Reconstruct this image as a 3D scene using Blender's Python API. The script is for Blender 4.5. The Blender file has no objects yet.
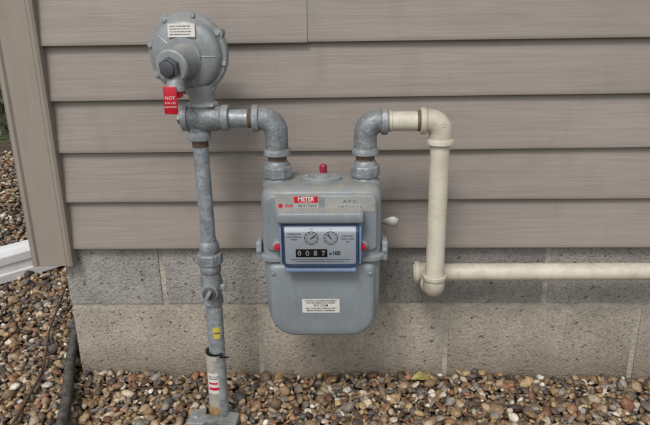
import bpy, bmesh, math, random
import numpy as np
from mathutils import Vector, Matrix, Euler
random.seed(7); rng=np.random.default_rng(7)
S=bpy.context.scene
col=bpy.context.collection
pi=math.pi

# ---------------------------------------------------------------- materials
def srgb(r,g,b):
    f=lambda c:(c/255)/12.92 if c/255<=.04045 else (((c/255)+.055)/1.055)**2.4
    return (f(r),f(g),f(b),1)
def mat(name,c,rough=.5,metal=0,var=.15,vscale=12,bump=.1,bscale=200,bdist=.001,stretch=(1,1,1),c2=None,dirt=0,dscale=6,dirtc=(.06,.05,.04,1),spec=.5,speck=0,edge=0,spangle=0,dust=0,streak=0):
    m=bpy.data.materials.new(name);m.use_nodes=True
    n=m.node_tree;N=n.nodes;L=n.links;b=N["Principled BSDF"]
    b.inputs["Roughness"].default_value=rough;b.inputs["Metallic"].default_value=metal
    b.inputs["Specular IOR Level"].default_value=spec
    tc=N.new("ShaderNodeTexCoord");mp=N.new("ShaderNodeMapping");mp.inputs["Scale"].default_value=stretch
    L.new(tc.outputs["Object"],mp.inputs[0])
    t=N.new("ShaderNodeTexNoise");t.inputs["Scale"].default_value=vscale;t.inputs["Detail"].default_value=6
    L.new(mp.outputs[0],t.inputs["Vector"])
    def ramp(src,p0,p1,c0,c1):
        r=N.new("ShaderNodeValToRGB");e=r.color_ramp.elements;e[0].position=p0;e[1].position=p1;e[0].color=c0;e[1].color=c1;L.new(src,r.inputs[0]);return r.outputs[0]
    g4=lambda v:(v,v,v,1)
    k=c2 if c2 else tuple(min(1,x*(1+var)) for x in c[:3])+(1,)
    out=ramp(t.outputs[0],.3,.7,tuple(x*(1-var) for x in c[:3])+(1,),k)
    def mix(f,a,colr):
        mx=N.new("ShaderNodeMixRGB");L.new(f,mx.inputs[0]);L.new(a,mx.inputs[1]);mx.inputs[2].default_value=colr;return mx.outputs[0]
    if spangle:
        v=N.new("ShaderNodeTexVoronoi");v.inputs["Scale"].default_value=spangle;L.new(tc.outputs["Object"],v.inputs["Vector"])
        sp=N.new("ShaderNodeSeparateColor");L.new(v.outputs["Color"],sp.inputs[0])
        rv=ramp(sp.outputs[0],0,1,g4(.78),g4(1.16))
        mx=N.new("ShaderNodeMixRGB");mx.blend_type='MULTIPLY';mx.inputs[0].default_value=1;L.new(out,mx.inputs[1]);L.new(rv,mx.inputs[2]);out=mx.outputs[0]
    if dirt:
        t3=N.new("ShaderNodeTexNoise");t3.inputs["Scale"].default_value=dscale;t3.inputs["Detail"].default_value=9;t3.inputs["Roughness"].default_value=.7
        L.new(tc.outputs["Object"],t3.inputs["Vector"])
        r3=ramp(t3.outputs[0],.47,.72,g4(0),g4(dirt))
        out=mix(r3,out,dirtc)
        ra=N.new("ShaderNodeMath");ra.operation='MULTIPLY_ADD';L.new(r3,ra.inputs[0]);ra.inputs[1].default_value=.35;ra.inputs[2].default_value=rough
        L.new(ra.outputs[0],b.inputs["Roughness"])
    if streak:
        m2=N.new("ShaderNodeMapping");m2.inputs["Scale"].default_value=(1,1,.08);L.new(tc.outputs["Object"],m2.inputs[0])
        t5=N.new("ShaderNodeTexNoise");t5.inputs["Scale"].default_value=75;t5.inputs["Detail"].default_value=5;L.new(m2.outputs[0],t5.inputs["Vector"])
        out=mix(ramp(t5.outputs[0],.56,.74,g4(0),g4(streak)),out,dirtc)
    if speck:
        t4=N.new("ShaderNodeTexNoise");t4.inputs["Scale"].default_value=speck;t4.inputs["Detail"].default_value=3
        L.new(tc.outputs["Object"],t4.inputs["Vector"])
        out=mix(ramp(t4.outputs[0],.67,.73,g4(0),g4(.55)),out,dirtc)
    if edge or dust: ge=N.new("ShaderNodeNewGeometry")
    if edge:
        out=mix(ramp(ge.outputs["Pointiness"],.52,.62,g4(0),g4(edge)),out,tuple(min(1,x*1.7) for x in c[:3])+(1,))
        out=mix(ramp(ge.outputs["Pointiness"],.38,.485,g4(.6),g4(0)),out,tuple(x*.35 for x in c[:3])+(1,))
    if dust:
        sz=N.new("ShaderNodeSeparateXYZ");L.new(ge.outputs["Normal"],sz.inputs[0])
        t6=N.new("ShaderNodeTexNoise");t6.inputs["Scale"].default_value=70;t6.inputs["Detail"].default_value=8;L.new(tc.outputs["Object"],t6.inputs["Vector"])
        mm=N.new("ShaderNodeMath");mm.operation='MULTIPLY';L.new(ramp(sz.outputs[2],.45,.95,g4(0),g4(dust)),mm.inputs[0]);L.new(ramp(t6.outputs[0],.35,.6,g4(.15),g4(1)),mm.inputs[1])
        out=mix(mm.outputs[0],out,srgb(156,148,134))
    L.new(out,b.inputs["Base Color"])
    if bump:
        t2=N.new("ShaderNodeTexNoise");t2.inputs["Scale"].default_value=bscale;t2.inputs["Detail"].default_value=4
        L.new(mp.outputs[0],t2.inputs["Vector"])
        bp=N.new("ShaderNodeBump");bp.inputs["Strength"].default_value=bump;bp.inputs["Distance"].default_value=bdist
        L.new(t2.outputs[0],bp.inputs["Height"]);L.new(bp.outputs[0],b.inputs["Normal"])
    return m
M={}
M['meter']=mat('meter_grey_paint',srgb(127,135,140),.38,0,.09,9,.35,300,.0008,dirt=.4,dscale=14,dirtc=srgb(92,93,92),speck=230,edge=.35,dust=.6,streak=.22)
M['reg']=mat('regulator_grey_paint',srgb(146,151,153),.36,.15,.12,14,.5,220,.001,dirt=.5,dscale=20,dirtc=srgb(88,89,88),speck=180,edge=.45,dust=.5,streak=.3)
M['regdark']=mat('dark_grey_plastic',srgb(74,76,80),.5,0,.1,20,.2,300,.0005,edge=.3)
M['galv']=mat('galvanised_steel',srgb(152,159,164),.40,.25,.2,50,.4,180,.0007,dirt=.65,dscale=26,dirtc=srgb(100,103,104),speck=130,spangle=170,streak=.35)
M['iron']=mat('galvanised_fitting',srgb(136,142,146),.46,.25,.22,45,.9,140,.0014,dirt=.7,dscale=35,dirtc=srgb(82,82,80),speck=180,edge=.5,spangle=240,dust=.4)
M['rust']=mat('weathered_thread',srgb(104,88,72),.75,.1,.35,80,.6,200,.001)
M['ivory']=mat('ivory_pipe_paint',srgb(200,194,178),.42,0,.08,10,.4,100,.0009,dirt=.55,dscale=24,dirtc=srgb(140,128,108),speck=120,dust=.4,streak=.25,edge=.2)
M['red']=mat('red_plastic',srgb(190,28,48),.35,0,.12,60,.05)
M['pinkred']=mat('red_cap',srgb(150,40,64),.4,0,.15,60,.05)
M['white']=mat('white_label',srgb(208,206,200),.5,0,.06,60,.05,dirt=.35,dscale=60,dirtc=srgb(150,146,138))
M['plate']=mat('index_plate_white',srgb(230,233,235),.4,0,.03,40,.0)
M['alu']=mat('aluminium_tag',srgb(180,180,176),.36,.4,.14,50,.4,160,.0007,dirt=.5,dscale=50,dirtc=srgb(122,121,117))
M['black']=mat('black_ink',srgb(18,18,20),.5,0,.1,40,0)
M['tie']=mat('black_cable_tie',srgb(16,16,16),.4,0,.1,40,0)
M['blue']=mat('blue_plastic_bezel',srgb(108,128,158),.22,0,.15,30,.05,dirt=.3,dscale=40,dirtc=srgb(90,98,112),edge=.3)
M['yellow']=mat('yellow_sticker',srgb(196,178,70),.5,0,.15,60,.05)
M['sleeve']=mat('worn_pipe_sleeve',srgb(168,163,154),.55,.1,.15,60,.3,150,.0006,dirt=.7,dscale=40,dirtc=srgb(110,88,70))
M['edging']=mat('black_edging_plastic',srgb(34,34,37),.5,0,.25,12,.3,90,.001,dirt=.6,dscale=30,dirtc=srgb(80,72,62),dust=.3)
M['dspout']=mat('white_downspout_paint',srgb(225,226,226),.4,0,.03,8,.05,dirt=.35,dscale=9,dirtc=srgb(160,155,145))
M['trim']=mat('corner_trim_vinyl',srgb(147,138,128),.55,0,.05,4,.2,30,.0008,stretch=(10,10,.6),dirt=.25,dscale=12,dirtc=srgb(110,100,90),streak=.15)
M['roof']=mat('roof_shingles',srgb(70,66,62),.9,0,.3,30,.5)
M['soffit']=mat('soffit_white',srgb(200,198,190),.6,0,.05,4,.05)
M['leafy']=mat('fallen_leaf',srgb(158,144,84),.6,0,.3,80,.2)
M['leafb']=mat('dry_leaf',srgb(142,114,80),.7,0,.3,80,.2)
M['leafd']=mat('dark_leaf',srgb(92,74,56),.8,0,.3,80,.2)
M['twig']=mat('twig_bark',srgb(88,70,56),.85,0,.25,50,.4)
M['mortar']=mat('mortar',srgb(160,154,143),.95,0,.22,40,1,130,.004)

def siding_mat():
    m=bpy.data.materials.new('taupe_vinyl_siding');m.use_nodes=True
    N=m.node_tree.nodes;L=m.node_tree.links;b=N["Principled BSDF"];b.inputs["Roughness"].default_value=.48
    b.inputs["Specular IOR Level"].default_value=.4
    tc=N.new("ShaderNodeTexCoord")
    def noise(sc,st,det=5,dist=0):
        mp=N.new("ShaderNodeMapping");mp.inputs["Scale"].default_value=st;L.new(tc.outputs["Object"],mp.inputs[0])
        t=N.new("ShaderNodeTexNoise");t.inputs["Scale"].default_value=sc;t.inputs["Detail"].default_value=det;t.inputs["Distortion"].default_value=dist
        L.new(mp.outputs[0],t.inputs["Vector"]);return t
    g=noise(9,(.55,1.2,16),7,1.0); big=noise(2.2,(1,1,3),3)
    gf=noise(90,(.22,1,8),4,.4); dt=noise(16,(1,1,.5),8); st=noise(40,(1,1,.1),5)
    def ramp(src,p0,p1,c0,c1):
        r=N.new("ShaderNodeValToRGB");e=r.color_ramp.elements;e[0].position=p0;e[1].position=p1;e[0].color=c0;e[1].color=c1;L.new(src,r.inputs[0]);return r.outputs[0]
    r=ramp(g.outputs[0],.25,.78,srgb(140,131,124),srgb(153,145,138))
    r2=ramp(big.outputs[0],.35,.7,(.91,.91,.91,1),(1.06,1.055,1.05,1))
    mx=N.new("ShaderNodeMixRGB");mx.blend_type='MULTIPLY';mx.inputs[0].default_value=1;L.new(r,mx.inputs[1]);L.new(r2,mx.inputs[2])
    m3=N.new("ShaderNodeMixRGB");L.new(ramp(dt.outputs[0],.55,.8,(0,0,0,1),(.3,.3,.3,1)),m3.inputs[0]);L.new(mx.outputs[0],m3.inputs[1]);m3.inputs[2].default_value=srgb(112,103,95)
    m4=N.new("ShaderNodeMixRGB");L.new(ramp(st.outputs[0],.6,.8,(0,0,0,1),(.25,.25,.25,1)),m4.inputs[0]);L.new(m3.outputs[0],m4.inputs[1]);m4.inputs[2].default_value=srgb(116,108,100)
    L.new(m4.outputs[0],b.inputs["Base Color"])
    ad=N.new("ShaderNodeMath");ad.operation='MULTIPLY_ADD';L.new(gf.outputs[0],ad.inputs[0]);ad.inputs[1].default_value=.6;L.new(g.outputs[0],ad.inputs[2])
    bp=N.new("ShaderNodeBump");bp.inputs["Strength"].default_value=.35;bp.inputs["Distance"].default_value=.0013
    L.new(ad.outputs[0],bp.inputs["Height"]);L.new(bp.outputs[0],b.inputs["Normal"])
    return m
M['siding']=siding_mat()

def block_mat():
    m=bpy.data.materials.new('concrete_block');m.use_nodes=True
    N=m.node_tree.nodes;L=m.node_tree.links;b=N["Principled BSDF"];b.inputs["Roughness"].default_value=.95
    b.inputs["Specular IOR Level"].default_value=.2
    tc=N.new("ShaderNodeTexCoord")
    def noise(sc,det=6,ro=.6):
        t=N.new("ShaderNodeTexNoise");t.inputs["Scale"].default_value=sc;t.inputs["Detail"].default_value=det;t.inputs["Roughness"].default_value=ro
        L.new(tc.outputs["Object"],t.inputs["Vector"]);return t
    def ramp(src,p0,p1,c0,c1):
        r=N.new("ShaderNodeValToRGB");e=r.color_ramp.elements;e[0].position=p0;e[1].position=p1;e[0].color=c0;e[1].color=c1;L.new(src,r.inputs[0]);return r.outputs[0]
    at=N.new("ShaderNodeAttribute");at.attribute_name="bc"
    a=noise(7,9,.72);c=noise(150,4);d=noise(380,2);pt=noise(85,3,.5);bl=noise(22,6,.6)
    m1=N.new("ShaderNodeMixRGB");m1.blend_type='MULTIPLY';m1.inputs[0].default_value=1;L.new(at.outputs["Color"],m1.inputs[1]);L.new(ramp(a.outputs[0],.3,.7,(.70,.69,.68,1),(1.18,1.16,1.13,1)),m1.inputs[2])
    m2=N.new("ShaderNodeMixRGB");m2.blend_type='MULTIPLY';m2.inputs[0].default_value=.65;L.new(m1.outputs[0],m2.inputs[1]);L.new(ramp(c.outputs[0],.30,.55,(.5,.49,.48,1),(1.06,1.06,1.06,1)),m2.inputs[2])
    m5=N.new("ShaderNodeMixRGB");L.new(ramp(pt.outputs[0],.28,.36,(.75,.75,.75,1),(0,0,0,1)),m5.inputs[0]);L.new(m2.outputs[0],m5.inputs[1]);m5.inputs[2].default_value=srgb(84,78,70)
    m6=N.new("ShaderNodeMixRGB");L.new(ramp(bl.outputs[0],.58,.72,(0,0,0,1),(.4,.4,.4,1)),m6.inputs[0]);L.new(m5.outputs[0],m6.inputs[1]);m6.inputs[2].default_value=srgb(188,184,176)
    sx=N.new("ShaderNodeSeparateXYZ");L.new(tc.outputs["Object"],sx.inputs[0])
    mr=N.new("ShaderNodeMapRange");mr.inputs[1].default_value=-.19;mr.inputs[2].default_value=-.08;mr.inputs[3].default_value=1.2;mr.inputs[4].default_value=0;L.new(sx.outputs[2],mr.inputs[0])
    ns=noise(34,8,.7);mm=N.new("ShaderNodeMath");mm.operation='MULTIPLY';L.new(mr.outputs[0],mm.inputs[0]);L.new(ns.outputs[0],mm.inputs[1])
    m4=N.new("ShaderNodeMixRGB");L.new(mm.outputs[0],m4.inputs[0]);L.new(m6.outputs[0],m4.inputs[1]);m4.inputs[2].default_value=srgb(112,98,82)
    L.new(m4.outputs[0],b.inputs["Base Color"])
    ad=N.new("ShaderNodeMath");ad.operation='ADD';L.new(c.outputs[0],ad.inputs[0]);L.new(d.outputs[0],ad.inputs[1])
    ad2=N.new("ShaderNodeMath");ad2.operation='ADD';L.new(ad.outputs[0],ad2.inputs[0]);L.new(ramp(pt.outputs[0],.28,.38,(0,0,0,1),(1,1,1,1)),ad2.inputs[1])
    bp=N.new("ShaderNodeBump");bp.inputs["Strength"].default_value=.9;bp.inputs["Distance"].default_value=.0035
    L.new(ad2.outputs[0],bp.inputs["Height"]);L.new(bp.outputs[0],b.inputs["Normal"])
    return m
M['block']=block_mat()

def pebble_mat():
    m=bpy.data.materials.new('river_pebbles');m.use_nodes=True
    N=m.node_tree.nodes;L=m.node_tree.links;b=N["Principled BSDF"];b.inputs["Roughness"].default_value=.58
    at=N.new("ShaderNodeAttribute");at.attribute_name="pc"
    tc=N.new("ShaderNodeTexCoord");t=N.new("ShaderNodeTexNoise");t.inputs["Scale"].default_value=180;t.inputs["Detail"].default_value=5;L.new(tc.outputs["Object"],t.inputs["Vector"])
    r=N.new("ShaderNodeValToRGB");e=r.color_ramp.elements;e[0].position=.3;e[1].position=.7;e[0].color=(.62,.6,.58,1);e[1].color=(1.22,1.2,1.17,1);L.new(t.outputs[0],r.inputs[0])
    m1=N.new("ShaderNodeMixRGB");m1.blend_type='MULTIPLY';m1.inputs[0].default_value=1;L.new(at.outputs["Color"],m1.inputs[1]);L.new(r.outputs[0],m1.inputs[2])
    L.new(m1.outputs[0],b.inputs["Base Color"])
    bp=N.new("ShaderNodeBump");bp.inputs["Strength"].default_value=.35;bp.inputs["Distance"].default_value=.001
    L.new(t.outputs[0],bp.inputs["Height"]);L.new(bp.outputs[0],b.inputs["Normal"])
    return m
M['pebble']=pebble_mat()

def ground_mat():
    m=bpy.data.materials.new('soil_and_lawn');m.use_nodes=True
    N=m.node_tree.nodes;L=m.node_tree.links;b=N["Principled BSDF"];b.inputs["Roughness"].default_value=.95
    tc=N.new("ShaderNodeTexCoord")
    t=N.new("ShaderNodeTexNoise");t.inputs["Scale"].default_value=40;t.inputs["Detail"].default_value=8;L.new(tc.outputs["Object"],t.inputs["Vector"])
    r=N.new("ShaderNodeValToRGB");e=r.color_ramp.elements;e[0].position=.3;e[1].position=.7;e[0].color=srgb(48,40,32);e[1].color=srgb(96,82,66);L.new(t.outputs[0],r.inputs[0])
    r2=N.new("ShaderNodeValToRGB");e=r2.color_ramp.elements;e[0].position=.3;e[1].position=.7;e[0].color=srgb(48,62,30);e[1].color=srgb(86,102,54);L.new(t.outputs[0],r2.inputs[0])
    sp=N.new("ShaderNodeVectorMath");sp.operation='LENGTH';L.new(tc.outputs["Object"],sp.inputs[0])
    g=N.new("ShaderNodeMath");g.operation='GREATER_THAN';g.inputs[1].default_value=3.6;L.new(sp.outputs["Value"],g.inputs[0])
    mx=N.new("ShaderNodeMixRGB");L.new(g.outputs[0],mx.inputs[0]);L.new(r.outputs[0],mx.inputs[1]);L.new(r2.outputs[0],mx.inputs[2])
    L.new(mx.outputs[0],b.inputs["Base Color"])
    bp=N.new("ShaderNodeBump");bp.inputs["Strength"].default_value=.6;bp.inputs["Distance"].default_value=.01;L.new(t.outputs[0],bp.inputs["Height"]);L.new(bp.outputs[0],b.inputs["Normal"])
    return m
M['ground']=ground_mat()
def glass_mat():
    m=bpy.data.materials.new('clear_index_cover');m.use_nodes=True
    N=m.node_tree.nodes;L=m.node_tree.links;N.clear()
    o=N.new("ShaderNodeOutputMaterial");t=N.new("ShaderNodeBsdfTransparent");t.inputs[0].default_value=(.94,.97,1,1)
    g=N.new("ShaderNodeBsdfGlossy");g.inputs["Roughness"].default_value=.1
    f=N.new("ShaderNodeFresnel");f.inputs[0].default_value=1.5
    mx=N.new("ShaderNodeMixShader");L.new(f.outputs[0],mx.inputs[0]);L.new(t.outputs[0],mx.inputs[1]);L.new(g.outputs[0],mx.inputs[2]);L.new(mx.outputs[0],o.inputs[0])
    return m
M['glass']=glass_mat()

# ---------------------------------------------------------------- helpers
def empty(name,loc=(0,0,0)):
    e=bpy.data.objects.new(name,None);e.location=loc;e.empty_display_size=.05;col.objects.link(e);return e
def par(o,p):
    if p is not None:
        o.parent=p;o.matrix_parent_inverse=Matrix.Translation(-Vector(p.location))
def mk(name,vs,fs,m,parent=None,smooth=True,ang=35,bev=0):
    me=bpy.data.meshes.new(name);me.from_pydata([tuple(v) for v in vs],[],fs);me.validate()
    bm=bmesh.new();bm.from_mesh(me);bmesh.ops.recalc_face_normals(bm,faces=bm.faces);bm.to_mesh(me);bm.free()
    o=bpy.data.objects.new(name,me);col.objects.link(o);me.materials.append(M[m] if isinstance(m,str) else m)
    if smooth:
        me.polygons.foreach_set("use_smooth",[True]*len(me.polygons));me.set_sharp_from_angle(angle=math.radians(ang))
    if bev:
        b=o.modifiers.new("b","BEVEL");b.width=bev;b.segments=2;b.limit_method='ANGLE';b.angle_limit=math.radians(30)
    par(o,parent);return o
def tube(name,path,rad,m,parent=None,seg=32,cap=True,ang=35,phase=0):
    P=[Vector(p) for p in path]
    if not hasattr(rad,'__len__'): rad=[rad]*len(P)
    T=[]
    for i in range(len(P)):
        a=P[max(i-1,0)];b=P[min(i+1,len(P)-1)];d=b-a
        if d.length<1e-7: d=T[-1] if T else Vector((0,0,1))
        T.append(d.normalized())
    up=Vector((0,0,1)) if abs(T[0].z)<.9 else Vector((1,0,0))
    n=(up-T[0]*up.dot(T[0])).normalized();vs=[];fs=[]
    for i,p in enumerate(P):
        n=(n-T[i]*n.dot(T[i])).normalized();bn=T[i].cross(n)
        for k in range(seg):
            a=2*pi*k/seg+phase;vs.append(p+(n*math.cos(a)+bn*math.sin(a))*rad[i])
    for i in range(len(P)-1):
        for k in range(seg):
            k2=(k+1)%seg;fs.append((i*seg+k,i*seg+k2,(i+1)*seg+k2,(i+1)*seg+k))
    if cap: fs.append(tuple(range(seg))[::-1]);fs.append(tuple((len(P)-1)*seg+k for k in range(seg)))
    return mk(name,vs,fs,m,parent,True,ang)
def lathe(name,o,d,prof,m,parent=None,seg=40,ang=35,bev=0,phase=0):
    o=Vector(o);d=Vector(d).normalized();up=Vector((0,0,1)) if abs(d.z)<.9 else Vector((1,0,0))
    n=(up-d*up.dot(d)).normalized();b=d.cross(n);vs=[];fs=[]
    for r,h in prof:
        for k in range(seg):
            a=2*pi*k/seg+phase;vs.append(o+d*h+(n*math.cos(a)+b*math.sin(a))*max(r,1e-5))
    for i in range(len(prof)-1):
        for k in range(seg):
            k2=(k+1)%seg;fs.append((i*seg+k,i*seg+k2,(i+1)*seg+k2,(i+1)*seg+k))
    fs.append(tuple(range(seg))[::-1]);fs.append(tuple((len(prof)-1)*seg+k for k in range(seg)))
    return mk(name,vs,fs,m,parent,True,ang,bev)
def hexnut(name,o,d,r,h0,h1,m,parent=None,n=6,phase=0):
    c=.06*r
    return lathe(name,o,d,[(r*.93,h0),(r,h0+c*1.6),(r,h1-c*1.6),(r*.93,h1)],m,parent,seg=n,ang=20,bev=.0012,phase=phase)
def rbox(name,c,s,m,parent=None,bev=.002,rot=None,seg=2):
    bm=bmesh.new();bmesh.ops.create_cube(bm,size=1);bmesh.ops.scale(bm,vec=s,verts=bm.verts)
    if bev: bmesh.ops.bevel(bm,geom=bm.edges[:],offset=bev,segments=seg,affect='EDGES',profile=.5)
    R=Matrix.Translation(c)
    if rot: R=R@Euler(rot).to_matrix().to_4x4()
    bmesh.ops.transform(bm,matrix=R,verts=bm.verts)
    me=bpy.data.meshes.new(name);bm.to_mesh(me);bm.free()
    o=bpy.data.objects.new(name,me);col.objects.link(o);me.materials.append(M[m])
    me.polygons.foreach_set("use_smooth",[True]*len(me.polygons));me.set_sharp_from_angle(angle=math.radians(50))
    par(o,parent);return o
def rr(x0,x1,z0,z1,rt,rb,n=8):
    pts=[]
    for cx_,cz,r,a0 in ((x1-rt,z1-rt,rt,0),(x0+rt,z1-rt,rt,pi/2),(x0+rb,z0+rb,rb,pi),(x1-rb,z0+rb,rb,1.5*pi)):
        for k in range(n+1):
            a=a0+pi/2*k/n;pts.append((cx_+r*math.cos(a),cz+r*math.sin(a)))
    return pts
def plate(name,x0,x1,z0,z1,rt,rb,layers,m,parent=None,ang=35):
    vs=[];fs=[];n=None
    for y,d in layers:
        ring=rr(x0+d,x1-d,z0+d,z1-d,max(rt-d,.0004),max(rb-d,.0004));n=len(ring)
        vs+= [(p[0],y,p[1]) for p in ring]
    for i in range(len(layers)-1):
        for k in range(n):
            k2=(k+1)%n;fs.append((i*n+k,i*n+k2,(i+1)*n+k2,(i+1)*n+k))
    fs.append(tuple(range(n)));fs.append(tuple((len(layers)-1)*n+k for k in range(n)))
    return mk(name,vs,fs,m,parent,True,ang)
def text(name,s,x,z,y,size,m,parent=None,al='CENTER',rx=pi/2,bold=0,sx=1,ext=.0001,rz=0):
    c=bpy.data.curves.new(name,'FONT');c.body=s;c.size=size;c.align_x=al;c.align_y='CENTER';c.extrude=ext;c.offset=bold
    c.materials.append(M[m]);o=bpy.data.objects.new(name,c);col.objects.link(o);o.location=(x,y,z);o.rotation_euler=(rx,rz,0);o.scale=(sx,1,1)
    par(o,parent);return o
def elbow(name,p,din,dout,R,r,rb,bw,m,parent=None,ext=.006,ext2=None):
    p=Vector(p);a=Vector(din);b=Vector(dout);st=p-a*R;path=[];rad=[]
    if ext2 is None: ext2=ext
    def add(q,r_): path.append(q);rad.append(r_)
    s0=st-a*(ext+bw)
    add(s0,rb*.93);add(s0+a*.0015,rb);add(s0+a*(bw-.0015),rb);add(s0+a*bw,rb*.97);add(s0+a*(bw+.0012),r)
    c=st+b*R;n=14
    for i in range(n+1):
        t=pi/2*i/n;q=c-b*R*math.cos(t)+a*R*math.sin(t);add(q,r*(1+.04*math.sin(2*t)))
    e=p+b*(R+ext2)
    add(e-b*.0012,r);add(e,rb*.97);add(e+b*.0015,rb);add(e+b*(bw-.0015),rb);add(e+b*bw,rb*.93)
    return tube(name,path,rad,m,parent,seg=40,ang=40)

# ---------------------------------------------------------------- house
house=empty('house',(1,1.5,0))
Z0=.141;EX=.1027;NC=24
def siding(name,a,b,axis):
    vs=[];fs=[]
    step=.07
    for k in range(NC):
        zb=Z0+k*EX
        runs=[(a,b,0)]
        if axis=='x' and k==4: runs=[(a,-.285,.0030),(-.31,b,0)]
        if axis=='x' and k==9: runs=[(a,.6,.0025),(.58,b,0)]
        for (s,e,off) in runs:
            n=max(2,int((e-s)/step)+1);base=len(vs)
            ph=random.random()*9
            for i in range(n+(1 if off else 0)):
                last=i==n
                t=s+(e-s)*min(i,n-1)/(n-1)
                w=.0006*math.sin(t*4.3+ph)+.0004*math.sin(t*11+ph*2); wz=.0006*math.sin(t*2.7+ph)
                if off: w*=.4
                prof=[(-.006,zb+.007),(-.0175,zb+.0005),(-.0195,zb+.0002),(-.0208,zb+.0012),(-.0213,zb+.0035),(-.0208,zb+.010),(-.0145,zb+.055),(-.0075,zb+EX+.008)]
                for (d,z) in prof:
                    d2=d-(0 if last else off)+w+(.002 if last else 0)
                    z2=z+wz
                    vs.append((t,d2,z2) if axis=='x' else (-.852+d2+.002,t,z2))
            m_=8;n2=n+(1 if off else 0)
            for i in range(n2-1):
                for j in range(m_-1):
                    fs.append((base+i*m_+j,base+i*m_+j+1,base+(i+1)*m_+j+1,base+(i+1)*m_+j))
    return mk(name,vs,fs,'siding',house,True,40)
siding('siding_front',-.790,3.2,'x')
siding('siding_side',.06,3.2,'y')
ztop=Z0+NC*EX
rbox('sheathing_front',(1.2,.03,(ztop+.15)/2+.05),(3.98,.06,ztop-.10),'mortar',house,0)
rbox('sheathing_side',(-.815,1.64,(ztop+.15)/2+.05),(.05,3.1,ztop-.10),'mortar',house,0)
rbox('starter_strip',(1.2,-.0045,Z0+.004),(3.97,.007,.016),'trim',house,.001)
def post():
    z0,z1=.108,ztop+.01
    out=[(-.785,-.004),(-.785,-.031),(-.790,-.0345),(-.797,-.0345),(-.799,-.0310),(-.857,-.0310),(-.860,-.0345),(-.8685,-.0345),(-.8715,-.031),(-.8715,.052),(-.868,.056),(-.85,.056),(-.85,-.004)]
    n=len(out);vs=[(x,y,z0) for x,y in out]+[(x,y,z1) for x,y in out]
    fs=[(i,(i+1)%n,n+(i+1)%n,n+i) for i in range(n)]+[tuple(range(n)),tuple(range(n,2*n))]
    return mk('corner_post',vs,fs,'trim',house,True,25,bev=.0012)
post()
def blocks():
    bm=bmesh.new();cl=bm.verts.layers.float_color.new("bc")
    def block(x0,x1,y0,y1,z0,z1,c):
        v0=len(bm.verts)
        r=bmesh.ops.create_cube(bm,size=1)
        vs=r['verts'];bmesh.ops.scale(bm,vec=(x1-x0,y1-y0,z1-z0),verts=vs);bmesh.ops.translate(bm,vec=((x0+x1)/2,(y0+y1)/2,(z0+z1)/2),verts=vs)
        es=list({e for v in vs for e in v.link_edges})
        bmesh.ops.bevel(bm,geom=es,offset=.0035,segments=2,affect='EDGES',profile=.6)
        bm.verts.ensure_lookup_table()
        for v in bm.verts[v0:]: v[cl]=c
    j=.0050
    for row,zz in enumerate((.0,-.2032,-.4064)):
        off=0 if row%2 else -.2032
        xs=[-.818]+[x for x in [off-.8128+.4064*i for i in range(12)] if x>-.75 and x<3.1]+[3.2]
        base={0:(164,162,158),1:(174,167,155),2:(150,142,130)}[row]
        for x0,x1 in zip(xs[:-1],xs[1:]):
            f=random.uniform(.93,1.04);c=srgb(*[min(255,q*f) for q in base])
            block(x0+(j if x0>-.8 else 0),x1-j,random.uniform(-.0012,.0010),.19,zz+j*random.uniform(.8,1.2),zz+.2032-j,c)
        ys=[.20]+[.4064*i+(.2 if row%2 else .4) for i in range(1,8)]
        for y0,y1 in zip(ys[:-1],ys[1:]):
            f=random.uniform(.93,1.05);c=srgb(*[min(255,q*f) for q in base])
            block(-.818,-.63,y0+j,y1-j,zz+j,zz+.2032-j,c)
    me=bpy.data.meshes.new('block_foundation');bm.to_mesh(me);bm.free();o=bpy.data.objects.new('block_foundation',me);col.objects.link(o)
    me.materials.append(M['block']);me.polygons.foreach_set("use_smooth",[True]*len(me.polygons));me.set_sharp_from_angle(angle=math.radians(50));par(o,house)
blocks()
rbox('mortar_front',(1.19,.0945,-.1),(4.008,.1845,.58),'mortar',house,0)
rbox('mortar_side',(-.72,1.6,-.1),(.186,2.8,.578),'mortar',house,0)
rbox('soffit',(1.1,1.3,ztop+.03),(5.0,4.4,.05),'soffit',house,.005)
rbox('fascia',(1.1,-.92,ztop+.09),(5.0,.03,.18),'soffit',house,.005)
mk('roof',[(-1.5,-.97,ztop+.16),(3.7,-.97,ztop+.16),(3.7,3.6,ztop+.16),(-1.5,3.6,ztop+.16),(-1.5,1.3,ztop+1.4),(3.7,1.3,ztop+1.4)],[(0,1,5,4),(2,3,4,5),(0,4,3),(1,2,5),(0,3,2,1)],'roof',house,False)

# ---------------------------------------------------------------- gas meter
gm=empty('gas_meter',(-.258,-.15,.19))
CX=-.258
def loft(name,secs,m,parent,ang=35):
    vs=[];fs=[];n=0
    for z,hw,y0,y1,r in secs:
        q=min(r,hw*.98,(y1-y0)/2*.98);ring=rr(CX-hw,CX+hw,y0,y1,q,q,n=8);n=len(ring)
        vs+=[(p[0],p[1],z) for p in ring]
    for i in range(len(secs)-1):
        for k in range(n):
            k2=(k+1)%n;fs.append((i*n+k,i*n+k2,(i+1)*n+k2,(i+1)*n+k))
    fs.append(tuple(range(n)));fs.append(tuple((len(secs)-1)*n+k for k in range(n)))
    return mk(name,vs,fs,m,parent,True,ang)
loft('upper_case',[(.203,.104,-.214,-.088,.022),(.29,.1035,-.214,-.088,.022),(.306,.1032,-.2135,-.088,.022),(.314,.1018,-.2115,-.09,.022),(.3195,.0985,-.208,-.092,.021),(.3235,.093,-.202,-.096,.019),(.3255,.086,-.195,-.102,.017),(.3262,.080,-.189,-.108,.015)],'meter',gm)
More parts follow.
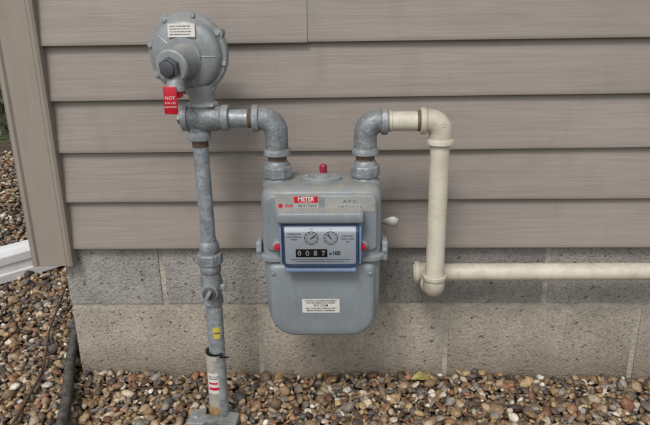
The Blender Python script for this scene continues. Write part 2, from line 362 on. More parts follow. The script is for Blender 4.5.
loft('lower_case',[(.199,.1025,-.212,-.088,.022),(.13,.102,-.212,-.088,.022),(.094,.1005,-.211,-.089,.022),(.074,.096,-.209,-.091,.022),(.060,.089,-.206,-.094,.022),(.049,.079,-.200,-.10,.02),(.042,.067,-.192,-.108,.018),(.039,.055,-.184,-.116,.016)],'meter',gm)
loft('case_flange',[(.1955,.106,-.217,-.085,.024),(.1965,.1095,-.2205,-.082,.026),(.2000,.1097,-.2207,-.082,.026),(.2035,.1095,-.2205,-.082,.026),(.2055,.106,-.217,-.085,.024)],'meter',gm)
for s in (-1,1):
    rbox('side_ear',(CX+s*.110,-.19,.209),(.010,.03,.036),'meter',gm,.003)
    lathe('ear_bolt',(CX+s*.110,-.204,.212),(0,-1,0),[(.0045,0),(.0045,.004),(.003,.005)],'iron',gm,6)
    rbox('side_ear_back',(CX+s*.108,-.12,.2),(.010,.03,.02),'meter',gm,.003)
    for zz in (.175,): lathe('case_screw',(CX+s*.084,-.2225,zz),(0,-1,0),[(.0034,0),(.0034,.0016),(.002,.0026)],'iron',gm,20)
plate('front_lower_cover',CX-.093,CX+.093,.050,.192,.012,.044,[(-.203,0),(-.215,.0008),(-.2195,.0035),(-.2215,.007),(-.2228,.013),(-.2234,.022)],'meter',gm,50)
plate('front_upper_cover',CX-.096,CX+.096,.214,.317,.016,.012,[(-.205,0),(-.2160,.0008),(-.2182,.0022),(-.2190,.0045),(-.2194,.010)],'meter',gm,50)
for i,x in enumerate((-.335,-.181)):
    lathe('meter_boss',(x,-.15,.316),(0,0,1),[(.028,0),(.027,.006),(.022,.012),(.021,.016)],'meter',gm)
def oval():
    n=48;vs=[];fs=[]
    for zz,sc in ((.324,1),(.3305,1),(.3322,.95)):
        for k in range(n):
            a=2*pi*k/n;ca,sa=math.cos(a),math.sin(a)
            vs.append((CX+.036*sc*math.copysign(abs(ca)**1.25,ca),-.155+.023*sc*math.copysign(abs(sa)**1.1,sa),zz))
    for i in range(2):
        for k in range(n): fs.append((i*n+k,i*n+(k+1)%n,(i+1)*n+(k+1)%n,(i+1)*n+k))
    fs.append(tuple(range(2*n,3*n)));mk('top_plate',vs,fs,'meter',gm)
oval()
for s in (-1,1): lathe('top_plate_screw',(CX+s*.026,-.155,.332),(0,0,1),[(.004,0),(.004,.002),(.003,.0028)],'iron',gm,16)
lathe('top_boss',(CX,-.155,.331),(0,0,1),[(.014,0),(.013,.003),(.009,.0045),(.001,.005)],'meter',gm)
lathe('red_cap',(CX+.002,-.120,.325),(0,0,1),[(.006,0),(.0068,.010),(.0068,.017),(.005,.0195),(.001,.0205)],'pinkred',gm)
yb=-.2195
plate('badge_plate',-.334,-.260,.2845,.3165,.003,.003,[(yb+.001,0),(yb-.0008,.0002)],'alu',gm)
plate('badge_red_block',-.302,-.262,.3035,.3145,.001,.001,[(yb-.0008,0),(yb-.0011,.0001)],'red',gm)
text('badge_title','METER',-.282,.3100,yb-.0013,.0090,'white',gm,bold=.0003)
text('badge_title','GAS EQUIPMENT',-.282,.3052,yb-.0013,.0030,'white',gm)
lathe('badge_red_dot',(-.325,yb-.0009,.2985),(0,-1,0),[(.0042,0),(.0042,.0004)],'red',gm,6)
text('badge_logo','GAS',-.311,.2985,yb-.0011,.0075,'red',gm,bold=.0002)
for i,(s,z) in enumerate((('No. 4 1 7 3 6 0',.2985),('SERIAL NUMBER',.2935),('MAX W.P. 5 PSI',.2885))): text('badge_text',s,-.280,z,yb-.0011,.0048,'red' if i else 'black',gm)
plate('stamped_tag',-.2505,-.1665,.287,.312,.003,.003,[(yb+.001,0),(yb-.0008,.0002)],'alu',gm)
text('stamp','A F C',-.2085,.3055,yb-.001,.0075,'regdark',gm,sx=1.3)
text('stamp','0 P 7 4 2 3 6',-.2085,.295,yb-.001,.0065,'regdark',gm,sx=1.2)
for x in (-.2465,-.1705): lathe('tag_rivet',(x,yb-.0008,.2995),(0,-1,0),[(.002,0),(.0015,.0008)],'iron',gm,12)
yl=-.2236
plate('warning_label',-.2935,-.2275,.1005,.127,.0015,.0015,[(yl+.001,0),(yl-.0004,.0001)],'white',gm)
for s,z,h in (('CAUTION GAS METER EQUIPMENT',.1235,.0036),('DO NOT REMOVE OR TAMPER',.1195,.0036),('NO GUM',.1145,.0062),('CALL YOUR GAS COMPANY FIRST',.109,.0036),('BEFORE WORKING NEAR METER',.1045,.0034)):
    text('label_text',s,-.2605,z,yl-.0006,h,'black',gm,bold=.00005)
plate('index_housing',-.3275,-.1885,.190,.2925,.010,.022,[(-.215,-.002),(-.236,0),(-.2385,.002)],'blue',gm)
plate('index_hood',-.332,-.1845,.2735,.2955,.009,.006,[(-.215,0),(-.243,.001),(-.2465,.003),(-.2475,.005)],'meter',gm)
plate('index_dial_plate',-.3185,-.1985,.2005,.2675,.003,.004,[(-.2384,0),(-.2394,.0002)],'plate',gm)
plate('index_cover',-.3245,-.1925,.1945,.2735,.006,.018,[(-.2386,0),(-.2465,.001),(-.2485,.003),(-.249,.006)],'glass',gm)
plate('index_bottom_lip',-.318,-.198,.190,.1965,.003,.0032,[(-.2384,0),(-.2495,.0006),(-.2505,.0015)],'blue',gm)
for s in (-1,1): rbox('index_side_rail',(CX+s*.0665,-.2425,.236),(.003,.010,.066),'blue',gm,.001)
yd=-.2396
def ring(name,x,z,r,w,m):
    n=40;vs=[];fs=[]
    for k in range(n):
        a=2*pi*k/n
        for q in (r-w,r): vs.append((x+q*math.cos(a),yd-.0002,z+q*math.sin(a)))
    for k in range(n):
        k2=(k+1)%n;fs.append((2*k,2*k+1,2*k2+1,2*k2))
    mk(name,vs,fs,m,gm,False)
for i,(x,ang) in enumerate(((-.2735,.6),(-.241,2.2))):
    z=.2475;ring('dial_ring',x,z,.0118,.0010,'black');ring('dial_inner',x,z,.0074,.0004,'black')
    for k in range(10):
        a=2*pi*k/10;rbox('dial_tick',(x+.0096*math.cos(a),yd-.0002,z+.0096*math.sin(a)),(.0030,.0003,.0007),'black',gm,0,rot=(0,-a,0))
    rbox('dial_needle',(x+.003*math.cos(ang),yd-.0012,z+.003*math.sin(ang)),(.0115,.0006,.0016),'black',gm,0,rot=(0,-ang,0))
    lathe('dial_hub',(x,yd,z),(0,-1,0),[(.0018,0),(.0015,.0018)],'iron',gm,16)
text('dial_text','1/2',-.2735,.2635,yd-.0002,.004,'black',gm);text('dial_text','2',-.241,.2635,yd-.0002,.004,'black',gm)
plate('counter_window',-.3005,-.247,.2130,.2275,.001,.001,[(yd,0),(yd-.0006,.0002)],'black',gm)
for i,d in enumerate('0087'):
    x=-.2941+i*.0135;rbox('counter_wheel',(x,yd-.0007,.2203),(.0112,.0006,.0124),'tie',gm,0)
    text('counter_digit',d,x,.2203,yd-.0012,.0122,'white',gm,bold=.0004)
text('multiplier','x100',-.2345,.220,yd-.0004,.0098,'black',gm,bold=.0002)
for s,z in (('CUBIC FEET',.2505),('TEMP. COMP.',.2455),('60 F',.2405)): text('index_text',s,-.2125,z,yd-.0002,.0038,'black',gm)
for s,z in (('TEMPERATURE',.2545),('COMPENSATED',.2495),('METER',.2445)): text('index_text',s,-.3025,z,yd-.0002,.0036,'black',gm)
rbox('index_line',(-.2585,yd-.0001,.2085),(.10,.0003,.0008),'black',gm,0);text('index_text','MAXIMUM 250 CUBIC FEET PER HOUR AT 1/2 IN W.C.',-.2585,.2053,yd-.0002,.0034,'black',gm)
for x in (-.3315,-.1875):
    lathe('red_seal_base',(x,-.215,.230),(0,-1,0),[(.009,0),(.009,.016),(.007,.018)],'meter',gm)
    lathe('red_seal',(x,-.233,.230),(0,-1,0),[(.0058,0),(.0058,.004),(.0042,.0062),(.001,.0066)],'red',gm,28)
def tag():
    n=12;vs=[];fs=[]
    for i in range(n):
        t=i/(n-1);x=-.158+.039*t;y=-.085-.012*math.sin(t*2.4);z=.2205+.005*math.sin(t*3)
        h=.0015+.0115*math.sin(max(0,min(1,t*1.25-.2))*pi/2)*(1 if t<.85 else .75)
        vs+=[(x,y,z-h*.75),(x+.003*t,y-.002,z+h)]
    for i in range(n-1): fs.append((2*i,2*i+2,2*i+3,2*i+1))
    o=mk('paper_tag',vs,fs,'white',gm);s=o.modifiers.new('s','SOLIDIFY');s.thickness=.0004
tag()

# ---------------------------------------------------------------- pipes, meter side
def union(parent,x,m='iron',ph=0):
    hexnut('union_nut',(x,-.15,.330),(0,0,1),.0262,0,.021,m,parent,n=8,phase=pi/8+ph)
    lathe('union_collar',(x,-.15,.351),(0,0,1),[(.020,-.004),(.020,.004),(.0185,.007),(.016,.009),(.016,.012)],m,parent)
    prof=[]
    for i in range(9): prof.append((.0160+.0006*(i%2),.0015*i))
    lathe('thread',(x,-.15,.360),(0,0,1),prof,'rust',parent)
ip=empty('galvanised_gas_pipe',(-.36,-.15,.43))
union(ip,-.335,ph=.12)
elbow('elbow',(-.335,-.15,.4345),(1,0,0),(0,0,-1),.026,.0200,.0235,.011,'iron',ip,.003,.028)
tube('nipple',[(-.417,-.15,.4345),(-.375,-.15,.4345)],.0158,'galv',ip)
lathe('nipple_thread',(-.379,-.15,.4345),(1,0,0),[(.0162,-.004),(.0168,-.002),(.016,0),(.0168,.002),(.0162,.005)],'rust',ip)
text('elbow_mark','150',-.337,.424,-.1702,.011,'iron',ip,bold=.0002,ext=.0008,rz=.4)
op=empty('ivory_gas_pipe',(-.05,-.15,.3))
g2=empty('galvanised_gas_pipe',(-.181,-.15,.42))
union(g2,-.181,ph=-.2)
elbow('elbow',(-.181,-.15,.4270),(-1,0,0),(0,0,-1),.0245,.0200,.0235,.011,'iron',g2,.003,.022)
text('elbow_mark','150',-.181,.415,-.1702,.011,'iron',g2,bold=.0002,ext=.0008,rz=-.4)
tube('short_nipple',[(-.146,-.15,.427),(-.082,-.15,.427)],.0168,'ivory',op)
lathe('nipple_ring',(-.138,-.15,.427),(1,0,0),[(.0168,-.003),(.0182,-.002),(.0182,.002),(.0168,.003)],'ivory',op)
lathe('joint_dope',(-.0895,-.15,.427),(1,0,0),[(.0168,-.0035),(.0176,-.002),(.0174,.003)],'rust',op)
elbow('top_elbow',(-.052,-.15,.427),(1,0,0),(0,0,-1),.0215,.0200,.0232,.010,'ivory',op,.004,.010)
text('elbow_mark','150',-.054,.423,-.1702,.010,'ivory',op,bold=.0002,ext=.0006)
tube('vertical_pipe',[(-.052,-.15,.395),(-.0525,-.15,.14)],.0170,'ivory',op)
elbow('bottom_elbow',(-.0525,-.15,.110),(0,0,-1),(0,1,0),.019,.0192,.0222,.009,'ivory',op,.003)
tube('tee_branch',[(-.0525,-.125,.110),(-.0525,-.07,.110)],.0192,'ivory',op)
tube('tee_body',[(-.081,-.07,.110),(-.0795,-.07,.110),(-.073,-.07,.110),(-.072,-.07,.110),(-.071,-.07,.110),(-.034,-.07,.110),(-.033,-.07,.11),(-.032,-.07,.11),(-.024,-.07,.11),(-.0225,-.07,.110)],[.0205,.0220,.022,.0215,.0192,.0192,.0215,.022,.022,.0205],'ivory',op)
tube('horizontal_pipe',[(-.03,-.07,.110),(.4,-.07,.1105),(1.6,-.07,.111)],.0172,'ivory',op)
lathe('plug',(-.081,-.07,.110),(-1,0,0),[(.0165,0),(.0165,.002),(.012,.003),(.004,.0035)],'ivory',op,24)
rbox('wall_strap',(.75,-.035,.110),(.025,.07,.012),'ivory',op,.002)

# ---------------------------------------------------------------- riser with valve
rs=empty('gas_riser_pipe',(-.47,-.15,.1))
tube('riser_pipe',[(-.469,-.15,.405),(-.4685,-.15,.20)],.0136,'galv',rs)
lathe('riser_top_thread',(-.469,-.15,.386),(0,0,1),[(.014,0),(.0145,.004),(.0139,.008),(.0145,.012)],'rust',rs)
lathe('lower_riser',(-.471,-.15,-.22),(.010,0,1),[(.0157,0),(.0157,.315)],'galv',rs)
lathe('pipe_sleeve',(-.476,-.15,-.142),(.010,0,1),[(.0165,0),(.0172,.003),(.0170,.118),(.0162,.121)],'sleeve',rs)
lathe('cable_tie',(-.4735,-.15,-.0215),(.06,0,1),[(.0172,-.002),(.0182,-.0018),(.0182,.0018),(.0172,.002)],'tie',rs)
rbox('cable_tie_head',(-.460,-.164,-.021),(.008,.006,.005),'tie',rs,.001)
rbox('cable_tie_tail',(-.452,-.170,-.0235),(.018,.0015,.0025),'tie',rs,0,rot=(0,.25,.5))
lathe('base_ring',(-.477,-.15,-.150),(0,0,1),[(.0172,-.008),(.0185,-.004),(.0182,.004),(.0170,.010)],'leafb',rs)
def patch(name,cx_,r,z0,z1,a0,a1,m):
    vs=[];fs=[];n=12
    for i in range(n+1):
        a=math.radians(a0+(a1-a0)*i/n)
        for z in (z0,z1): vs.append((cx_(z)+r*math.sin(a),-.15-r*math.cos(a),z))
    for i in range(n): fs.append((2*i,2*i+2,2*i+3,2*i+1))
    mk(name,vs,fs,m,rs)
cxr=lambda z:-.471+.010*(z+.22)
patch('yellow_sticker',cxr,.0162,.014,.038,-5,42,'yellow')
patch('yellow_sticker_print',cxr,.0163,.024,.027,0,38,'regdark')
cxs=lambda z:-.476+.010*(z+.142)
patch('label_patch',cxs,.0174,-.108,-.062,-50,50,'white')
patch('red_print',cxs,.0176,-.100,-.094,-40,45,'red')
patch('red_print',cxs,.0176,-.087,-.083,-40,20,'red')
patch('grey_print',cxs,.0177,-.075,-.073,-40,40,'regdark')
patch('grey_print',cxs,.0177,-.070,-.0685,-40,30,'regdark')
br=empty('pipe_base_bracket',(-.478,-.17,-.16))
def bracket():
    out=[(-.053,-.03),(-.050,.012),(-.022,.018),(-.020,-.002),(.020,-.002),(.024,.016),(.046,.010),(.044,-.03),(.018,-.032),(.010,-.024),(-.012,-.024),(-.02,-.034)]
    n=len(out);z0,z1=-.19,-.154
    vs=[(-.478+x,-.165+y,z0) for x,y in out]+[(-.478+x,-.165+y,z1-(.006 if x>0 else 0)) for x,y in out]
    fs=[(i,(i+1)%n,n+(i+1)%n,n+i) for i in range(n)]+[tuple(range(n))]+[tuple(range(n,2*n))]
    mk('bracket_body',vs,fs,'iron',br,False,bev=.002)
bracket()
lathe('bracket_bolt',(-.515,-.178,-.155),(0,0,1),[(.006,0),(.006,.004),(.0045,.005)],'iron',br,6)

va=empty('shutoff_valve',(-.4685,-.15,.13))
lathe('upper_neck',(-.4685,-.15,.186),(0,0,1),[(.017,0),(.0185,.004),(.0185,.016),(.017,.021),(.0145,.024),(.0142,.028)],'iron',va)
hexnut('union_nut',(-.4685,-.15,.164),(0,0,1),.0245,0,.022,'iron',va,n=8,phase=pi/8)
lathe('valve_body',(-.4690,-.15,.082),(0,0,1),[(.0165,0),(.0195,.002),(.0195,.012),(.0172,.015),(.0178,.024),(.0205,.034),(.0208,.044),(.0185,.058),(.0172,.064),(.0195,.068),(.0195,.080),(.0175,.083)],'iron',va)
lathe('stem_boss',(-.4685,-.155,.116),(0,-1,0),[(.0165,0),(.0165,.020),(.0155,.023),(.0135,.0235)],'iron',va)
lathe('stem_face',(-.4685,-.178,.116),(0,-1,0),[(.0120,0),(.0120,.003),(.010,.004)],'regdark',va)
rbox('stem_tang',(-.4685,-.185,.116),(.0065,.008,.017),'iron',va,.001,rot=(0,.5,0))
rbox('lock_wing',(-.4475,-.155,.118),(.012,.010,.014),'iron',va,.003)
lathe('back_boss',(-.4685,-.145,.116),(0,1,0),[(.012,0),(.011,.018)],'iron',va)

# ---------------------------------------------------------------- regulator
rg=empty('gas_regulator',(-.475,-.15,.52))
C0=Vector((-.476,-.150,.544));A=Vector((-.10,-1,-.03)).normalized()
lathe('diaphragm_case_back',C0,A,[(.018,-.055),(.03,-.052),(.045,-.040),(.055,-.022),(.060,-.009),(.0655,-.0085),(.0672,-.006),(.0672,-.0008)],'reg',rg,72)
lathe('diaphragm_case_front',C0,A,[(.0672,.0004),(.0672,.006),(.0658,.008),(.0600,.0085),(.0585,.016),(.0555,.022),(.0500,.026),(.040,.0285),(.032,.030),(.029,.034),(.01,.035)],'reg',rg,72)
up=Vector((0,0,1));nx=(up-A*up.dot(A)).normalized();bx=A.cross(nx)
for i in range(8):
    a=2*pi*i/8+pi/8+.15
    p=C0+(nx*math.cos(a)+bx*math.sin(a))*.0640
    if i%2==0: lathe('flange_lug',p,A,[(.0080,-.009),(.0085,-.007),(.0085,.007),(.0080,.009)],'reg',rg,20)
    lathe('flange_bolt',p+A*(.0085),A,[(.0044,-.002),(.0044,.003),(.0034,.0038)],'iron',rg,6,ang=20)
for i in range(5):
    a=2*pi*i/5+.9;d=(nx*math.cos(a)+bx*math.sin(a))
    tube('rib',[C0+d*.030+A*.0295,C0+d*.050+A*.0252,C0+d*.0575+A*.016],.0018,'reg',rg,10)
def regplate():
    c=C0+nx*.040+A*.0302+bx*(-.002)
    e=(nx*.985-A*.17).normalized();w=.0225;h=.0105
    nrm=e.cross(bx).normalized()
    if nrm.dot(A)<0:nrm=-nrm
    vs=[c+bx*sx*w+e*sz*h+nrm*t for t in (-.002,.0018) for sx,sz in ((-1,-1),(1,-1),(1,1),(-1,1))]
    mk('name_plate',vs,[(0,1,2,3),(4,5,6,7),(0,1,5,4),(1,2,6,5),(2,3,7,6),(3,0,4,7)],'white',rg,False)
    for i in range(4):
        x=-w*.85
        while x<w*.7:
            l=random.uniform(.002,.006);q=c+e*(.0065-.0043*i)+nrm*.0021
            vs=[q+bx*(-(x+l*t))+e*sz*.0006 for t,sz in ((0,-1),(1,-1),(1,1),(0,1))]
            mk('name_plate_print',vs,[(0,1,2,3)],'regdark',rg,False);x+=l+.0012
regplate()
TD=Vector((-.22,-1,-.12)).normalized();T0=C0+Vector((-.004,-.026,-.010))
lathe('spring_tower',T0,TD,[(.034,-.005),(.031,.003),(.0275,.009),(.0262,.032),(.0275,.034),(.0275,.042),(.025,.045),(.014,.0455)],'reg',rg,48)
hexnut('tower_cap',T0,TD,.0175,.045,.055,'regdark',rg,n=6)
lathe('tower_cap_top',T0,TD,[(.0115,.054),(.0115,.059),(.008,.0605)],'regdark',rg,24)
vp=T0+TD*.026
tube('vent_stub',[vp,vp+Vector((.002,-.008,-.016)),vp+Vector((.000,-.014,-.030)),vp+Vector((-.001,-.016,-.038))],[.014,.0145,.0142,.0138],'reg',rg,28)
vt=vp+Vector((-.001,-.016,-.038))
lathe('vent_rim',vt,(0,0,-1),[(.0155,-.006),(.0160,-.003),(.0160,.001),(.013,.0025)],'reg',rg,28)
tg=vt+Vector((-.004,-.0175,-.014))
rbox('red_tag',tg,(.0215,.0020,.044),'red',rg,.0009,rot=(.06,0.04,0))
text('tag_print','NOT',tg.x,tg.z+.004,tg.y-.0016,.0075,'white',rg,rx=pi/2+.06,bold=.0001)
text('tag_print','FOR USE',tg.x,tg.z-.004,tg.y-.0020,.0045,'white',rg,rx=pi/2+.06)
text('tag_print','INDOORS',tg.x,tg.z-.010,tg.y-.0024,.0042,'white',rg,rx=pi/2+.06)
lathe('red_vent_cap',vt,(0,0,-1),[(.0125,.001),(.012,.010),(.010,.0115)],'red',rg,24)
tube('neck',[(-.462,-.148,.49),(-.460,-.149,.475),(-.459,-.15,.458),(-.459,-.15,.445)],[.030,.022,.019,.022],'reg',rg,32)
BX=-.459;BZ=.436
lathe('neck_flange',(BX,-.15,.457),(0,0,1),[(.024,0),(.0265,.001),(.0265,.006),(.023,.007)],'reg',rg,8,ang=20)
tube('valve_body',[(-.497,-.15,BZ),(-.4955,-.15,BZ),(-.486,-.15,BZ),(-.485,-.15,BZ),(-.475,-.15,BZ),(BX,-.15,BZ),(-.438,-.15,BZ),(-.428,-.15,BZ),(-.427,-.15,BZ),(-.416,-.15,BZ),(-.4145,-.15,BZ)],[.020,.0225,.0225,.020,.0225,.0245,.0225,.020,.0225,.0225,.020],'iron',rg,40)
hexnut('body_plug',(-.497,-.15,BZ),(-1,0,0),.0115,0,.008,'iron',rg,n=4)
lathe('inlet_neck',(-.469,-.15,.397),(0,0,1),[(.0175,0),(.0195,.002),(.0195,.014),(.0175,.017),(.018,.030)],'iron',rg,32)
for s in (-1,1): lathe('neck_screw',(BX+s*.019,-.168,.461),(0,-1,0),[(.0035,0),(.0035,.003)],'iron',rg,6)

# ---------------------------------------------------------------- downspout, edging, twig, leaves
ds=empty('downspout',(-1.2,.6,-.12))
def boxpath(name,path,w,h,m,parent,ridge=0):
    P=[Vector(p) for p in path];vs=[];fs=[]
    base=[(-.5,-.5),(-.2,-.5),(-.15,-.44),(.15,-.44),(.2,-.5),(.5,-.5),(.5,-.2),(.45,-.15),(.45,.15),(.5,.2),(.5,.5),(.2,.5),(.15,.44),(-.15,.44),(-.2,.5),(-.5,.5),(-.5,.2),(-.45,.15),(-.45,-.15),(-.5,-.2)]
    n=len(base)
    for i,p in enumerate(P):
        t=(P[min(i+1,len(P)-1)]-P[max(i-1,0)]).normalized()
        u=Vector((0,0,1)) if abs(t.z)<.8 else Vector((0,1,0)); s=t.cross(u).normalized();u=s.cross(t)
        k=1+ridge*(i%2)
        for a,b in base: vs.append(p+s*a*w*k+u*b*h*k)
    for i in range(len(P)-1):
        for k in range(n): fs.append((i*n+k,i*n+(k+1)%n,(i+1)*n+(k+1)%n,(i+1)*n+k))
    o=mk(name,vs,fs,m,parent,True,25);sm=o.modifiers.new('s','SOLIDIFY');sm.thickness=.0015
    return o
boxpath('extension',[(-.985,.83,-.118),(-1.06,.77,-.124),(-1.2,.615,-.128),(-1.62,.18,-.132)],.105,.08,'dspout',ds)
boxpath('corrugated_elbow',[(-.935,.86,.02)]+[(-.935-.05*math.sin(t*pi/2/9),.86-.03*math.sin(t*pi/2/9),.0-.118*(t/9)) for t in range(1,10)],.10,.07,'dspout',ds,.05)
boxpath('vertical_leader',[(-.935,.86,.0),(-.935,.86,2.55)],.10,.07,'dspout',ds)
ed=empty('landscape_edging',(-.8,0,-.16))
def catmull(P,n=8):
    P=[Vector(p) for p in P];P=[P[0]*2-P[1]]+P+[P[-1]*2-P[-2]];o=[]
    for i in range(1,len(P)-2):
        for k in range(n):
            t=k/n;a,b,c,d=P[i-1:i+3];o.append(.5*((2*b)+(c-a)*t+(2*a-5*b+4*c-d)*t*t+(3*b-a-3*c+d)*t**3))
    o.append(P[-2]);return o
ep=catmull([(-1.0,1.6,-.146),(-.985,.8,-.144),(-.945,.35,-.143),(-.848,.02,-.141),(-.775,-.19,-.143),(-.70,-.5,-.146),(-.64,-1.0,-.15)])
tube('edging_bead',ep,.0115,'edging',ed,20)
vs=[];fs=[]
for p in ep: vs+=[(p.x-.002,p.y,p.z),(p.x-.002,p.y,p.z-.1)]
for i in range(len(ep)-1): fs.append((2*i,2*i+1,2*i+3,2*i+2))
mk('edging_strip',vs,fs,'edging',ed).modifiers.new('s','SOLIDIFY').thickness=.003
tw=empty('twig',(-.95,.1,-.16))
tube('stick',catmull([(-.875,-.20,-.156),(-.90,-.02,-.152),(-.965,.16,-.153),(-1.01,.33,-.151),(-1.05,.47,-.155)],6),.0030,'twig',tw,8)
tube('side_shoot',catmull([(-.965,.16,-.153),(-.94,.22,-.148),(-.93,.27,-.15)],4),.0016,'twig',tw,6)
t2=empty('twig',(.1,-.1,-.16))
tube('stick',catmull([(.02,-.13,-.166),(.07,-.115,-.162),(.13,-.12,-.167)],5),.0016,'twig',t2,6)
t3=empty('twig',(-.6,-.1,-.16))
tube('stick',catmull([(-.70,-.06,-.163),(-.66,-.075,-.158),(-.61,-.06,-.163)],5),.0015,'twig',t3,6)
def leaf(x,y,z,L_,rot,m,tilt=.3):
    vs=[];fs=[];n=9
    for i in range(n):
        t=i/(n-1);w=L_*.24*math.sin(pi*min(1,t*.95+.03))**.8*(1+.15*math.sin(i*2.3))
        for s in (-1,0,1): vs.append(Vector(((t-.5)*L_,s*w,abs(s)*w*.6+.16*L_*math.sin(t*pi*1.4))))
    for i in range(n-1):
        for j in range(2): fs.append((3*i+j,3*i+j+1,3*i+j+4,3*i+j+3))
    R=Matrix.Translation((x,y,z))@Matrix.Rotation(rot,4,'Z')@Matrix.Rotation(tilt,4,'X')
    return mk('fallen_leaf',[R@v for v in vs],fs,m)
leaf(-.055,-.030,-.160,.042,.2,'leafy',.5);leaf(-.125,-.03,-.160,.036,1.1,'leafb',.6);leaf(-.09,-.015,-.160,.03,2.1,'leafb',.3)
leaf(-.36,-.03,-.158,.032,.5,'leafb',.3);leaf(.28,-.06,-.160,.03,2.5,'leafb',.3);leaf(-1.02,.1,-.156,.035,.9,'leafb',.2)
for i in range(22):
    if i%4==0: x,y=random.uniform(-1.3,-.87),random.uniform(-.15,.5)
    else: x,y=random.uniform(-.75,.5),-random.random()**1.8*.2-.012
    leaf(x,y,-.163-.006*max(0,x),random.uniform(.012,.028),random.uniform(0,6.3),random.choice(['leafb','leafd','leafd','leafb','leafy']),random.uniform(-.5,.6))

# ---------------------------------------------------------------- ground + gravel
GZ=-.178
xs=[-60,-20,-8,-4,-2,-1,0,1,2,4,8,20,60]
vs=[(x,y,-.192) for y in xs for x in xs];k=len(xs)
fs=[(j*k+i,j*k+i+1,(j+1)*k+i+1,(j+1)*k+i) for j in range(k-1) for i in range(k-1)]
mk('ground',vs,fs,'ground')

def ico(sub):
    bm=bmesh.new();bmesh.ops.create_icosphere(bm,subdivisions=sub,radius=1);bm.verts.ensure_lookup_table()
    V=np.array([v.co[:] for v in bm.verts]);F=np.array([[v.index for v in f.verts] for f in bm.faces]);bm.free();return V,F
def variants(sub,nv):
    V,F=ico(sub);out=[]
    for i in range(nv):
        W=V.copy()
        for q in range(5):
            d=rng.normal(size=3);d/=np.linalg.norm(d);W+=V*(.16*np.sin((V@d)*rng.uniform(1,2.6)+rng.uniform(0,6)))[:,None]
            h=rng.uniform(.72,.95);e=W@d;W-=np.outer(np.maximum(e-h,0)*.7,d)
        out.append(W)
    return out,F
pal=np.array([srgb(*c)[:3] for c in [(126,104,80),(148,123,92),(100,84,68),(164,143,116),(186,171,148),(84,76,70),(118,110,103),(144,136,126),(208,199,184),(150,110,82),(124,88,68),(174,150,110),(98,94,92),(72,60,50),(224,220,210),(142,122,98)]])
pw=np.array([12,13,10,12,8,7,8,7,4.5,5,5,6,6,6,2.5,12],float);pw/=pw.sum()
def scatter(x0,x1,y0,y1,sp,smin,smax,zoff,hole=None):
    X,Y=np.meshgrid(np.arange(x0,x1,sp),np.arange(y0,y1,sp));X=X.ravel();Y=Y.ravel()
    X=X+rng.uniform(-.5,.5,X.size)*sp;Y=Y+rng.uniform(-.5,.5,X.size)*sp
    k=~((X>-.828)&(Y>-.003))
    if hole: k&=~((X>hole[0])&(X<hole[1])&(Y>hole[2])&(Y<hole[3]))
    X=X[k];Y=Y[k]
    s=smin+(smax-smin)*rng.beta(1.4,3.4,X.size)
    Z=GZ+zoff+rng.uniform(-.005,.005,X.size)+.004*np.sin(X*7+1)*np.cos(Y*9)+.003*np.sin(X*23+Y*31)-.008*np.clip(X,0,.5)/.5+np.where(np.abs(Y)<.05,.003,0)
    return X,Y,Z,s
def pebbles(groups):
    AV=[];AF=[];AC=[];base=0
    for (X,Y,Z,s,sub) in groups:
        VV,F=variants(sub,14);nV=len(VV[0]);N_=X.size
        vi=rng.integers(0,14,N_);B=np.array(VV)[vi]
        sc=np.stack([s*rng.uniform(.85,1.5,N_),s*rng.uniform(.7,1.0,N_),s*rng.uniform(.45,.8,N_)],1)
        B=B*sc[:,None,:]
        az=rng.uniform(0,2*pi,N_);tx=rng.normal(0,.4,N_);ty=rng.normal(0,.4,N_)
        def rot(B,i,j,a):
            c,s_=np.cos(a)[:,None],np.sin(a)[:,None];bi=B[:,:,i]*c-B[:,:,j]*s_;bj=B[:,:,i]*s_+B[:,:,j]*c;B[:,:,i]=bi;B[:,:,j]=bj
        rot(B,1,2,tx);rot(B,0,2,ty);rot(B,0,1,az)
        B+=np.stack([X,Y,Z],1)[:,None,:]
        c=pal[rng.choice(len(pal),N_,p=pw)]*rng.uniform(.75,1.2,(N_,1));C_=np.ones((N_,nV,4));C_[:,:,:3]=c[:,None,:]
        AV.append(B.reshape(-1,3));AC.append(C_.reshape(-1,4))
        AF.append((F[None]+ (np.arange(N_)*nV)[:,None,None]+base).reshape(-1,3));base+=N_*nV
    V=np.concatenate(AV);F=np.concatenate(AF);C_=np.concatenate(AC)
    me=bpy.data.meshes.new('gravel');me.vertices.add(len(V));me.vertices.foreach_set('co',V.astype(np.float32).ravel())
    me.loops.add(F.size);me.loops.foreach_set('vertex_index',F.astype(np.int32).ravel())
    me.polygons.add(len(F));me.polygons.foreach_set('loop_start',np.arange(0,F.size,3,dtype=np.int32))
    me.update(calc_edges=True);me.polygons.foreach_set('use_smooth',np.ones(len(F),bool))
    a=me.attributes.new('pc','FLOAT_COLOR','POINT');a.data.foreach_set('color',C_.astype(np.float32).ravel())
    me.materials.append(M['pebble']);o=bpy.data.objects.new('gravel',me);col.objects.link(o)
near=(-1.5,.9,-.55,.75)
G=[]
for zo,sp,mn,mx in ((-.004,.0135,.0055,.0115),(.002,.0125,.0045,.0105),(.007,.018,.0045,.0125),(.009,.055,.010,.0155)):
    G.append(scatter(*near,sp,mn,mx,zo)+(2,))
G.append(scatter(-3.0,2.2,-1.5,2.3,.021,.009,.016,0,hole=near)+(1,))
G.append(scatter(-3.0,2.2,-1.5,2.3,.03,.009,.015,.008,hole=near)+(1,))
pebbles(G)

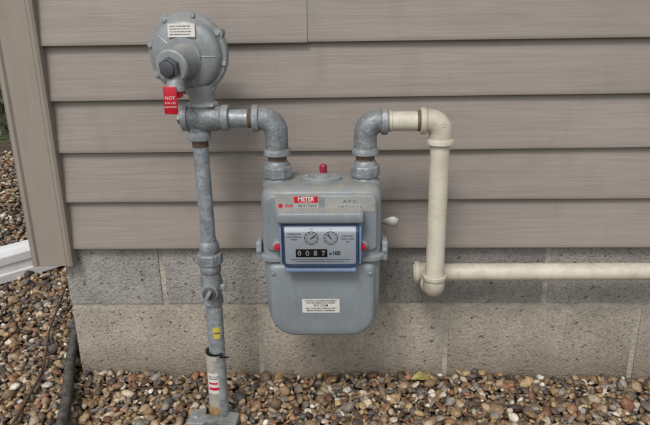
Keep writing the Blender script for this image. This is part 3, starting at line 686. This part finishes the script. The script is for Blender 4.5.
# ---------------------------------------------------------------- hedge far left behind the house
def hedge():
    n=9000;c=rng.uniform([-5.2,2.7,-.19],[-1.2,3.6,.75],(n,3))
    keep=(c[:,2]<.45+.22*np.sin(c[:,0]*3.1)+.12*np.sin(c[:,0]*9+c[:,1]*5));c=c[keep];n=len(c)
    d=rng.normal(size=(n,3));d/=np.linalg.norm(d,axis=1)[:,None];e=np.cross(d,rng.normal(size=(n,3)));e/=np.linalg.norm(e,axis=1)[:,None]
    L_=rng.uniform(.02,.045,n)[:,None];vs=np.stack([c-d*L_,c+e*L_*.45,c+d*L_,c-e*L_*.45],1).reshape(-1,3)
    fs=[(4*i,4*i+1,4*i+2,4*i+3) for i in range(n)]
    M['foliage']=mat('hedge_foliage',srgb(66,64,46),.6,0,.4,6,0)
    mk('hedge',vs.tolist(),fs,'foliage',None,False)
hedge()

# ---------------------------------------------------------------- light
el=math.radians(50);az=math.radians(-16)
d=Vector((math.sin(az)*math.cos(el),-math.cos(az)*math.cos(el),math.sin(el)))
W=bpy.data.worlds.new("World");S.world=W;W.use_nodes=True;N=W.node_tree.nodes;L=W.node_tree.links
bg=N["Background"];sk=N.new("ShaderNodeTexSky");sk.sky_type='NISHITA';sk.sun_disc=False;sk.sun_elevation=el
sk.sun_rotation=math.atan2(d.x,d.y);sk.air_density=1;sk.dust_density=3
hs=N.new("ShaderNodeHueSaturation");hs.inputs["Saturation"].default_value=.3;L.new(sk.outputs[0],hs.inputs["Color"]);L.new(hs.outputs[0],bg.inputs[0])
bg.inputs[1].default_value=.15
sl=bpy.data.lights.new("sun","SUN");sl.energy=1.45;sl.angle=math.radians(14);sl.color=(1,.96,.91);so=bpy.data.objects.new("sun",sl);col.objects.link(so)
so.rotation_euler=d.to_track_quat('Z','Y').to_euler();so.location=(0,-3,4)

# ---------------------------------------------------------------- camera
yaw,pit,rol=-.03798,.32208,-.01806
F=Vector((math.sin(yaw)*math.cos(pit),math.cos(yaw)*math.cos(pit),-math.sin(pit)));R=Vector((math.cos(yaw),-math.sin(yaw),0));U=R.cross(F)
R2=R*math.cos(rol)+U*math.sin(rol);U2=-R*math.sin(rol)+U*math.cos(rol)
cd=bpy.data.cameras.new("camera");co=bpy.data.objects.new("camera",cd);col.objects.link(co)
mw=Matrix((( R2.x,U2.x,-F.x,-.21227),(R2.y,U2.y,-F.y,-1.22501),(R2.z,U2.z,-F.z,.6218),(0,0,0,1)));co.matrix_world=mw
cd.sensor_width=36;cd.lens=36*629.87/650;cd.clip_start=.01;cd.clip_end=500
S.camera=co
S.view_settings.view_transform='Standard';S.view_settings.look='None';S.view_settings.exposure=0
